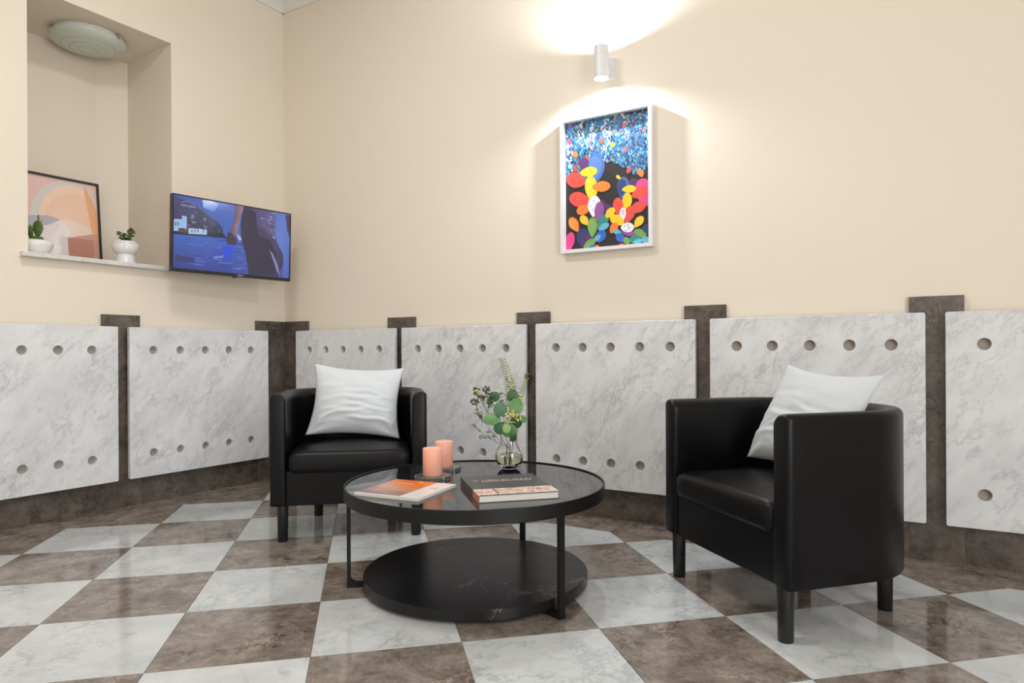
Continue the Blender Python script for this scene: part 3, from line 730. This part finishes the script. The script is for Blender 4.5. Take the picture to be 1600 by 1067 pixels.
# ------------------------------------------------------------------ framed poster on the right wall
PX, PZ, PW, PH = 2.528, 1.4425, .526, .744
pf = empty('framed_poster', (PX, .02, PZ)); tag(pf, 'white framed poster of bright cactus pads below the wall lamp', 'picture')
fb = .019; fd = -.045
fr = MB(); fr.box(-PW / 2, -PW / 2 + fb, fd, -.001, 0, PH); fr.box(PW / 2 - fb, PW / 2, fd, -.001, 0, PH); fr.box(-PW / 2 + fb, PW / 2 - fb, fd, -.001, 0, fb); fr.box(-PW / 2 + fb, PW / 2 - fb, fd, -.001, PH - fb, PH)
fr.build('frame', M['framewhite'], pf)
pw, ph = PW - 2 * fb, PH - 2 * fb
pr = Print(pw, ph, .0000005); rnd = random.Random(11)
pr.rect(0, 0, 1, 1, (40, 34, 34))
pr.k = 400
def zp(x, y): u = (x - 46) / 580; yt = 140 - 105 * u; yb = 1010 - 45 * u; return u, (y - yt) / (yb - yt)
blues = [(40, 78, 130), (58, 112, 166), (84, 146, 190), (50, 96, 154), (38, 60, 104), (104, 164, 196), (70, 138, 166), (46, 110, 150)]
for k in range(4200):
    u = rnd.random(); lim = .40 + .06 * math.sin(u * 9) + .05 * noise.noise(Vector((u * 14, 0, 0))) ; v = lim * rnd.random() ** .85 + .0
    wcol = noise.noise(Vector((u * 9, v * 3, 4))) + .35 * (1 - abs(v - .13) / .2)
    if wcol > .36 and rnd.random() < .34: c = rnd.choice([(236, 240, 246), (214, 228, 244), (190, 214, 236)])
    elif rnd.random() < .06: c = rnd.choice([(226, 120, 60), (220, 90, 90), (232, 190, 80), (200, 90, 140)])
    elif rnd.random() < .10: c = rnd.choice([(50, 40, 60), (34, 40, 74), (90, 190, 180)])
    else: c = rnd.choice(blues)
    s1 = rnd.uniform(.007, .014); s2 = rnd.uniform(.012, .026); a = rnd.uniform(-.6, .6)
    pr.poly([(u + s1 * math.cos(q) * math.cos(a) - s2 * math.sin(q) * math.sin(a), v + (s1 * math.cos(q) * math.sin(a) + s2 * math.sin(q) * math.cos(a)) * .7) for q in (0, 1.1, 2.2, 3.3, 4.4, 5.5)], c)
pr.k = int(pr.k * .0000005 / .000008) + 1; pr.eps = .000008
def pad(x, y, L, W, ang, col, tip=.3, shade=None, dots=None):
    L *= 1.08; W *= 1.1      # x,y centre; L along the axis, ang in deg, narrow end at +axis
    def outline(s, ox=0):
        o = []
        for k in range(22):
            q = 2 * math.pi * k / 22; lx = math.cos(q) * L / 2 * s; wy = math.sin(q) * W / 2 * s * (1 - tip * max(0, math.cos(q)))
            ca, sa = math.cos(R(ang)), math.sin(R(ang)); o.append(zp(x + lx * ca - wy * sa + ox, y + lx * sa + wy * ca))
        return o
    pr.poly(outline(1), col)
    if shade: pr.poly(outline(.78, -W * .08), shade)
    if dots:
        for k in range(26):
            q = rnd.random() * 6.28; rr = rnd.random() ** .5 * .42; ca, sa = math.cos(R(ang)), math.sin(R(ang)); lx, wy = rr * L * math.cos(q), rr * W * math.sin(q) * .9
            a, b = x + lx * ca - wy * sa, y + lx * sa + wy * ca
            pr.poly([zp(a + 2.5 * math.cos(z), b + 2.5 * math.sin(z)) for z in (0, 1.26, 2.5, 3.8, 5.0)], dots)
RED, YEL, ORA, BLU, DBL, PUR, GRN, TEA, CYA, PNK, WHI = (222, 78, 66), (240, 196, 44), (244, 128, 52), (70, 104, 168), (44, 62, 112), (104, 60, 110), (112, 156, 84), (56, 136, 126), (94, 178, 196), (220, 70, 136), (238, 232, 240)
for a in [(178, 415, 80, 76, 90, (88, 54, 104)), (268, 437, 185, 104, 90, BLU, .3, (84, 120, 184)), (122, 525, 132, 100, 12, RED), (340, 720, 60, 55, 60, (84, 50, 96)), (290, 735, 140, 70, 105, (84, 50, 100)),
          (230, 580, 160, 82, 85, YEL, .2, (246, 208, 60)), (212, 468, 115, 62, 170, YEL), (300, 570, 118, 68, 175, ORA), (148, 660, 145, 96, 15, RED), (175, 728, 98, 62, -20, ORA),
          (250, 705, 135, 84, 95, WHI, .4, None, (50, 46, 60)), (283, 742, 128, 60, 98, (140, 84, 150)), (108, 832, 108, 66, 60, ORA, .6, (250, 150, 70)), (182, 803, 78, 52, 50, YEL, .6), (175, 925, 130, 92, 80, DBL), (195, 940, 90, 66, 100, (84, 50, 96)),
          (310, 812, 110, 58, 120, TEA), (238, 850, 132, 66, 92, GRN, .5, (128, 170, 92)), (315, 848, 78, 40, 150, CYA), (295, 912, 85, 62, 120, (52, 100, 190)), (268, 925, 60, 30, 140, CYA), (215, 965, 95, 50, 140, GRN), (72, 950, 130, 64, 105, PNK), (235, 988, 50, 30, 160, (52, 100, 190)), (270, 985, 30, 24, 0, ORA),
          (448, 580, 138, 76, 95, BLU, .4, DBL), (520, 552, 62, 60, 90, (84, 50, 96)), (590, 615, 180, 110, 80, PNK, .3), (558, 615, 110, 72, 150, RED), (488, 590, 86, 48, 175, YEL), (475, 675, 112, 60, 95, YEL), (415, 708, 112, 66, 88, RED), (545, 718, 110, 68, 150, RED), (487, 765, 115, 66, 110, RED),
          (445, 765, 90, 40, 95, WHI, .3, None, (50, 46, 60)), (360, 752, 80, 50, 130, YEL), (408, 803, 98, 66, 30, YEL), (550, 818, 88, 50, 125, YEL, .6), (385, 856, 76, 48, 120, ORA), (410, 885, 56, 34, 20, CYA), (560, 897, 84, 56, 20, GRN), (520, 935, 80, 46, 160, TEA), (605, 866, 60, 60, 90, DBL), (600, 940, 60, 40, 0, CYA),
          (430, 925, 66, 54, 40, (52, 100, 190)), (545, 950, 66, 28, 165, CYA), (470, 945, 50, 40, 60, GRN), (487, 893, 86, 40, 15, (140, 84, 150)), (476, 854, 82, 62, 178, WHI, .2, None, (50, 46, 60)), (440, 975, 36, 24, 0, RED),
          (118, 350, 40, 36, 60, ORA), (305, 255, 44, 28, 110, RED), (378, 285, 38, 26, 90, YEL), (488, 462, 42, 28, 110, RED), (566, 482, 54, 38, 70, ORA), (418, 508, 34, 22, 45, YEL), (205, 370, 30, 22, 80, RED), (118, 445, 40, 26, 80, RED), (78, 265, 36, 24, 80, RED), (455, 150, 30, 22, 80, RED)]:
    pad(*a)
pr.build('poster_print', M['print'], pf, (0, -.012, fb))
MB().box(-pw / 2, pw / 2, -.011, -.004, fb, PH - fb).build('backing_board', M['frameblack'], pf)

# ------------------------------------------------------------------ wall lamp
LX, LY, LZ0, LZ1 = 2.540, -.085, 2.336, 2.505
wlm = empty('wall_lamp', (LX, LY, LZ0)); tag(wlm, 'white cylindrical up-and-down wall lamp above the poster', 'wall lamp')
H = LZ1 - LZ0; r0 = .039
MB().lathe([(r0 - .002, 0), (r0, 0), (r0, H), (r0 - .002, H)], 48, closed=True).build('cylinder_shade', M['lampwhite'], wlm, smooth=True, angle=R(40))
MB().box(-.032, .032, .098, .1045, .03, .15).build('wall_plate', M['lampwhite'], wlm, bevel=.002)
MB().box(-.012, .012, r0 - .003, .099, .075, .105).build('bracket', M['lampwhite'], wlm)
for z0, z1 in ((.012, .016), (H - .016, H - .012)):
    MB().lathe([(0, z0), (r0 - .0025, z0), (r0 - .0025, z1), (0, z1)], 32).build('bulb_disc', M['emit'], wlm)
def spot(name, z, up, size, power):
    l = bpy.data.lights.new(name, 'SPOT'); l.energy = power; l.color = (.84, .92, 1); l.spot_size = R(size); l.spot_blend = .55; l.shadow_soft_size = .012
    o = bpy.data.objects.new(name, l); C.objects.link(o); o.location = (LX, LY, z); o.rotation_euler = (R(180) if up else 0, 0, 0)
spot('wall_lamp_uplight', LZ1 + .002, True, 164, 36); spot('wall_lamp_downlight', LZ0 - .002, False, 160, 38)

# ------------------------------------------------------------------ television
TL, TRr = Vector((.1742, -.9668)), Vector((.3043, -.1935)); BLl, BRr = Vector((.1624, -.9738)), Vector((.291, -.2014))
bc = (BLl + BRr) / 2; dx = (BRr - BLl).normalized(); tw = (BRr - BLl).length; th_ = .462
tv = empty('television', (bc.x, bc.y, 1.3885)); tv.rotation_euler = (R(1.7), R(.2), math.atan2(dx.y, dx.x)); tag(tv, 'flat black television showing a blue seaside picture, mounted by the corner', 'television')
bz = MB(); e = .007
bz.box(-tw / 2, tw / 2, 0, .035, 0, th_); bz.build('casing', M['plastic'], tv, bevel=.002)
fr = MB(); fr.box(-tw / 2, -tw / 2 + e, -.004, 0, 0, th_); fr.box(tw / 2 - e, tw / 2, -.004, 0, 0, th_); fr.box(-tw / 2 + e, tw / 2 - e, -.004, 0, th_ - e, th_); fr.box(-tw / 2 + e, tw / 2 - e, -.006, 0, 0, .020)
bzl = fr.build('bezel', M['plastic'], tv)
o = link('maker_name', text_mesh('Hisense', .012), M['white'], bzl, (.035, -.0064, .007)); o.rotation_euler = (R(90), 0, 0)
MB().box(-.012, .012, -.003, .012, -.008, 0).build('sensor', M['plastic'], tv)
MB().box(-.2, .2, .035, .07, .06, .26).build('rear_housing', M['plastic'], tv, bevel=.004)
arm = MB().box(-.05, .05, .07, .085, .11, .21); arm.tube([(0, .08, .16), (-.01, .235, .16)], .016, 8); arm.build('wall_bracket', M['plastic'], tv)
sw, sh = tw - 2 * e, th_ - e - .020
pr = Print(sw, sh, .00001)
def sz_(x, y): u = (x - 130) / 1078; yt = 145 + 180 * u; yb = 820 + 98 * u; return u, (y - yt) / (yb - yt)
S = lambda pts, col, cols=None: pr.poly([sz_(*p) for p in pts], col, cols)
pr.rect(0, 0, 1, .62, None, [(62, 84, 168), (92, 126, 206), (78, 110, 190), (44, 82, 170)])
S([(370, 190), (450, 200), (520, 230), (470, 300), (380, 260)], None, [(190, 200, 240), (214, 220, 250), (120, 156, 226), (86, 126, 204), (130, 160, 220)])
pr.rect(0, .5, 1, 1, None, [(56, 96, 180), (70, 100, 190), (60, 76, 160), (40, 56, 130)])
S([(135, 150), (260, 215), (350, 260), (430, 330), (500, 380), (550, 450), (560, 530), (130, 500)], None, [(70, 66, 110), (70, 74, 112), (100, 110, 140), (76, 86, 116), (64, 70, 98), (50, 54, 80), (42, 46, 66), (44, 42, 64)])
rn = random.Random(5)
for k in range(60):
    x, y = rn.uniform(150, 520), rn.uniform(230, 480)
    if y < 180 + (x - 130) * .62: continue
    S([(x, y), (x + rn.uniform(15, 50), y + rn.uniform(5, 30)), (x + rn.uniform(0, 20), y + rn.uniform(20, 45))], rn.choice([(96, 102, 128), (54, 56, 80), (118, 124, 146), (70, 78, 104)]))
S([(132, 490), (420, 490), (560, 500), (590, 545), (420, 530), (132, 510)], (34, 34, 46))
S([(135, 370), (200, 372), (200, 340), (240, 345), (242, 455), (172, 455), (172, 480), (133, 480)], (150, 182, 222))
S([(255, 452), (412, 465), (412, 512), (255, 505)], (164, 192, 226)); S([(172, 462), (250, 468), (250, 500), (172, 490)], (84, 66, 72))
for x in (145, 165): S([(x, 400), (x + 9, 401), (x + 9, 432), (x, 431)], (60, 70, 104))
for x in (280, 305, 330, 378): S([(x, 465), (x + 8, 466), (x + 8, 492), (x, 491)], (66, 80, 116))
for k in range(46):
    x, y = rn.uniform(140, 760), rn.uniform(545, 860); L = rn.uniform(40, 150)
    if y > 800 + (x - 130) * .07: continue
    S([(x, y), (min(790, x + L), y + 8), (min(790, x + L * .8), y + 16), (x + 10, y + 10)], rn.choice([(48, 84, 168), (72, 108, 196), (50, 62, 140), (84, 112, 196), (58, 70, 150)]))
S([(150, 700), (300, 730), (310, 770), (150, 760)], (46, 50, 104)); S([(470, 715), (560, 705), (560, 722), (480, 730)], (120, 140, 200))
S([(1060, 300), (1215, 330), (1195, 915), (1140, 900), (1145, 700), (1070, 560)], None, [(84, 110, 190), (96, 120, 190), (70, 96, 170), (76, 100, 180), (84, 112, 190), (96, 122, 196)])
S([(745, 245), (1060, 300), (1055, 500), (1075, 580), (1135, 690), (1145, 780), (1090, 905), (800, 880), (770, 700), (725, 560), (715, 420), (725, 320)], None, [(48, 42, 84)] + [(96, 92, 140)] * 2 + [(70, 62, 100)] + [(52, 48, 80)] * 8)
S([(745, 250), (860, 300), (880, 520), (1000, 560), (1080, 700), (1050, 880), (800, 876), (770, 700), (720, 520), (718, 400)], (42, 38, 64))
for k in range(26):
    x, y = rn.uniform(870, 1040), rn.uniform(290, 530); S([(x, y), (x + rn.uniform(20, 60), y + rn.uniform(2, 14)), (x + 30, y + 20)], rn.choice([(120, 116, 168), (72, 60, 92), (108, 72, 96), (140, 138, 190)]))
S([(1000, 650), (1040, 690), (1090, 800), (1110, 890), (1080, 850), (1040, 750)], (130, 124, 170))
S([(660, 235), (745, 245), (718, 330), (690, 430), (690, 500), (650, 520), (615, 480), (640, 420), (660, 330)], None, [(108, 80, 92), (150, 122, 140), (130, 100, 124), (160, 124, 138), (150, 116, 130), (120, 90, 104), (96, 72, 84), (110, 80, 92), (100, 76, 88)])
S([(600, 480), (640, 500), (690, 560), (670, 610), (600, 600), (580, 560)], (60, 52, 76)); S([(545, 625), (600, 610), (660, 620), (640, 680), (590, 750), (560, 690)], (42, 74, 214))
S([(680, 500), (710, 520), (730, 560), (700, 560)], (180, 176, 200)); S([(1160, 325), (1215, 332), (1212, 540), (1180, 470)], (66, 54, 88))
pic = pr.build('screen', M['screen'], tv, (0, -.0005, .020))
o = link('channel_mark', text_mesh('lonely planet', .017), newmat('channel_mark_white', (.32, .37, .5), .5, **{'Emission Color': (.32, .37, .5, 1), 'Emission Strength': .4}), pic, (-.30, -.0028, .375)); o.rotation_euler = (R(90), 0, 0)
ar = [(-.30 + .036 * math.cos(R(a)), -.0028, .386 + .022 * math.sin(R(a))) for a in range(15, 166, 15)]
MB().tube(ar, .0009, 4).build('channel_arc', bpy.data.materials['channel_mark_white'], pic)

# ------------------------------------------------------------------ niche things
def LWV(a, off, z): return LW(a, off, z)
# leaning picture
nw, nh = .50, .545
np_ = empty('leaning_picture', LW(1.045 + nw / 2, -.455, NZ0 + .001)); np_.rotation_euler = (R(-5.5), 0, LROT); tag(np_, 'black framed abstract print of peach arches leaning in the niche', 'picture')
fr = MB(); e = .012; d = .02
fr.box(-nw / 2, -nw / 2 + e, -d, 0, 0, nh); fr.box(nw / 2 - e, nw / 2, -d, 0, 0, nh); fr.box(-nw / 2 + e, nw / 2 - e, -d, 0, 0, e); fr.box(-nw / 2 + e, nw / 2 - e, -d, 0, nh - e, nh)
fr.build('frame', M['frameblack'], np_)
MB().box(-nw / 2 + e, nw / 2 - e, -.006, -.001, e, nh - e).build('backing_board', M['frameblack'], np_)
pr = Print(nw - 2 * e, nh - 2 * e, .00001)
def nz_(x, y): u = .10 + .90 * (x - 135) / 665; yt = 92 + (x - 135) * .18; yb = 830 + (x - 135) * .065; return u, (y - yt) / (yb - yt)
S = lambda pts, col, cols=None: pr.poly([nz_(*p) for p in pts], col, cols)
pr.rect(0, 0, 1, 1, (230, 190, 186))  # print colours from here are paled to paint in glare from the glass
def arc(cx, cy, rx, ry, col, base): S([(cx + rx * math.cos(R(a)), cy - ry * math.sin(R(a))) for a in range(0, 181, 7)] + [(cx - rx, base), (cx + rx, base)], col)
arc(515, 455, 300, 292, (214, 208, 204), 860); arc(540, 455, 255, 250, (240, 210, 184), 860); arc(560, 480, 225, 210, (240, 200, 174), 860)
S([(690, 210), (760, 330), (795, 420), (800, 600), (740, 600), (720, 450), (690, 290)], (232, 170, 120))
S([(500, 480), (740, 560), (740, 640), (520, 640), (480, 560)], (240, 212, 200))
S([(100, 470), (230, 455), (370, 455), (460, 480), (520, 540), (550, 600), (520, 880), (60, 880)], (226, 216, 216))
S([(100, 478), (230, 458), (370, 458), (470, 490), (380, 530), (270, 555), (100, 560)], (176, 172, 182))
S([(520, 640), (800, 600), (830, 880), (525, 880)], (206, 156, 138)); S([(520, 640), (745, 655), (755, 880), (525, 880)], (190, 136, 120))
pr.build('abstract_print', M['printgloss'], np_, (0, -.0075, e))
# goblet pot with succulent
def goblet(loc, label, prof):
    t = empty('plant_pot', loc, 0); tag(t, label, 'plant pot', 'white pots in the niche'); MB().lathe(prof, 48).build('pot_body', M['ceramic'], t, smooth=True, angle=R(50)); return t
PL2 = LW(1.105, -.055, NZ0)
t = goblet(PL2, 'white footed ceramic pot with drawn face, beside the leaning picture', [(0, 0), (.053, 0), (.054, .003), (.046, .050), (.046, .054), (.058, .061), (.069, .077), (.0730, .095), (.071, .111), (.060, .127), (.052, .132), (.048, .130), (.05, .121), (0, .119)])
MB().lathe([(0, .1195), (.0495, .1195), (.0485, .125), (0, .127)], 24).build('soil', M['soil'], t)
toC = Vector((3.92, -3.36, .9)) - Vector(PL2); fa = math.atan2(toC.y, toC.x)
def onpot(ang, z, r): return (r * math.cos(fa + ang), r * math.sin(fa + ang), z + .006)
fl = MB(); fl.tube([onpot(-.08, .125, .0535), onpot(-.10, .108, .0705), onpot(-.09, .094, .0735), onpot(-.03, .089, .0738), onpot(.03, .094, .0735), onpot(.02, .108, .0705), onpot(.01, .125, .0535)], .0009, 5)
fl.tube([onpot(-.75, .108, .0700), onpot(-.5, .111, .0685), onpot(-.25, .110, .069)], .0009, 5); fl.tube([onpot(.22, .110, .069), onpot(.5, .111, .0685), onpot(.75, .108, .07)], .0009, 5)
fl.build('face_line', M['facegrey'], t)
su = tag(empty('succulent', (PL2[0], PL2[1], PL2[2] + .125)), 'small bushy succulent in the footed white pot', 'succulent')
b1 = MB(); rn = random.Random(2)
for k in range(9):
    a = rn.uniform(0, 6.28); r = rn.uniform(0, .03); L = rn.uniform(.02, .05)
    tip = Vector((r * math.cos(a) * 1.5, r * math.sin(a) * 1.5, L)); b1.tube([(r * .5 * math.cos(a), r * .5 * math.sin(a), 0), tip], .003, 5)
    for q in range(6): aa = q * 1.05; b1.blob(tip + Vector((.008 * math.cos(aa), .008 * math.sin(aa), rn.uniform(-.002, .004))), .0065, .7)
b1.build('low_rosettes', M['leaf_dark'], su, smooth=True)
b2 = MB(); lat = cR
for x0, z1 in ((.018, .07), (.026, .082), (.034, .066), (-.03, .062)):
    tip = lat * x0 * 1.3 + cU * z1; b2.tube([lat * x0 * .6, tip], .004, 6)
    for q in range(7): aa = q * .9; b2.blob(tip + Vector((.008 * math.cos(aa), .008 * math.sin(aa), rn.uniform(-.012, .004))), .006)
b2.build('tall_shoots', M['sage'], su, smooth=True)
# bowl pot with cactus
PL1 = LW(1.555, -.095, NZ0)
t = goblet(PL1, 'white ceramic bowl with a prickly pear, at the left end of the niche', [(0, 0), (.045, 0), (.052, .004), (.064, .024), (.074, .05), (.077, .062), (.0745, .066), (.068, .075), (.060, .079), (.057, .077), (.058, .07), (0, .068)])
MB().lathe([(0, .0685), (.057, .0685), (.056, .073), (0, .075)], 24).build('soil', M['soil'], t)
ca = tag(empty('cactus', (PL1[0], PL1[1], PL1[2] + .073)), 'green prickly pear cactus in the white bowl', 'cactus')
def cpad(name, x, z, w_, h_, th, tilt=0, d=0):
    vs = []; fs = []; n = 20; rings = 7
    for i in range(rings + 1):
        q = -math.pi / 2 + math.pi * i / rings
        for k in range(n):
            a = 2 * math.pi * k / n; zz = math.sin(a); xx = math.cos(a) * (1 - .35 * max(0, -zz))
            f = math.cos(q); vs.append(cR * (x + xx * w_ * f + tilt * zz * h_) + cU * (z + h_ * (1 + zz * f)) + cF * (d + math.sin(q) * th))
    for i in range(rings):
        for k in range(n): fs.append((i * n + k, i * n + (k + 1) % n, (i + 1) * n + (k + 1) % n, (i + 1) * n + k))
    MB().add(vs, fs).build(name, M['cactus'], ca, smooth=True)
cpad('pad', .006, .024, .029, .046, .009); cpad('pad', .009, .108, .0045, .020, .004); cpad('pad', -.030, .010, .007, .042, .010, -.1); cpad('pad', -.044, .010, .007, .045, .010, -.2); cpad('pad', .026, .108, .003, .005, .003)
cpad('base_pad', -.002, -.004, .038, .018, .02)
# unlit ceiling light in the niche
fl_ = empty('niche_ceiling_light', (*LW(1.165, -.352, 0)[:2], NZ1)); tag(fl_, 'round frosted green glass ceiling light in the niche, switched off', 'ceiling light')
dome = [(.0, -.088)]
for k in range(1, 13): q = k / 12; dome.append((.205 * math.sin(q * math.pi / 2), -.028 - .06 * math.cos(q * math.pi / 2)))
dome += [(.205, -.025), (.20, -.025), (.0, -.045)]
gd = MB().lathe(dome, 64).build('glass_dome', M['frosted'], fl_, smooth=True, angle=R(50))
for r in (.055, .10, .145): MB().lathe([(r - .0012, -.029 - .06 * math.sqrt(max(0, 1 - (r / .205) ** 2)) - .0002), (r + .0012, -.029 - .06 * math.sqrt(max(0, 1 - (r / .205) ** 2)) - .0002), (r, -.027 - .058 * math.sqrt(max(0, 1 - (r / .205) ** 2)))], 64, closed=True).build('etched_ring', newmat('etched_line', (.42, .46, .40), .5), gd, smooth=True)
MB().lathe([(0, -.044), (.14, -.044), (.185, -.027), (.185, 0), (0, 0)], 48).build('mount_plate', M['lampwhite'], fl_, smooth=True, angle=R(40))
for a in (20, 140, 260):
    MB().box(-.007, .007, -.007, .007, -.036, -.0).build('clip', M['steel'], fl_, (.205 * math.cos(R(a)), .205 * math.sin(R(a)), 0), R(a), bevel=.001)
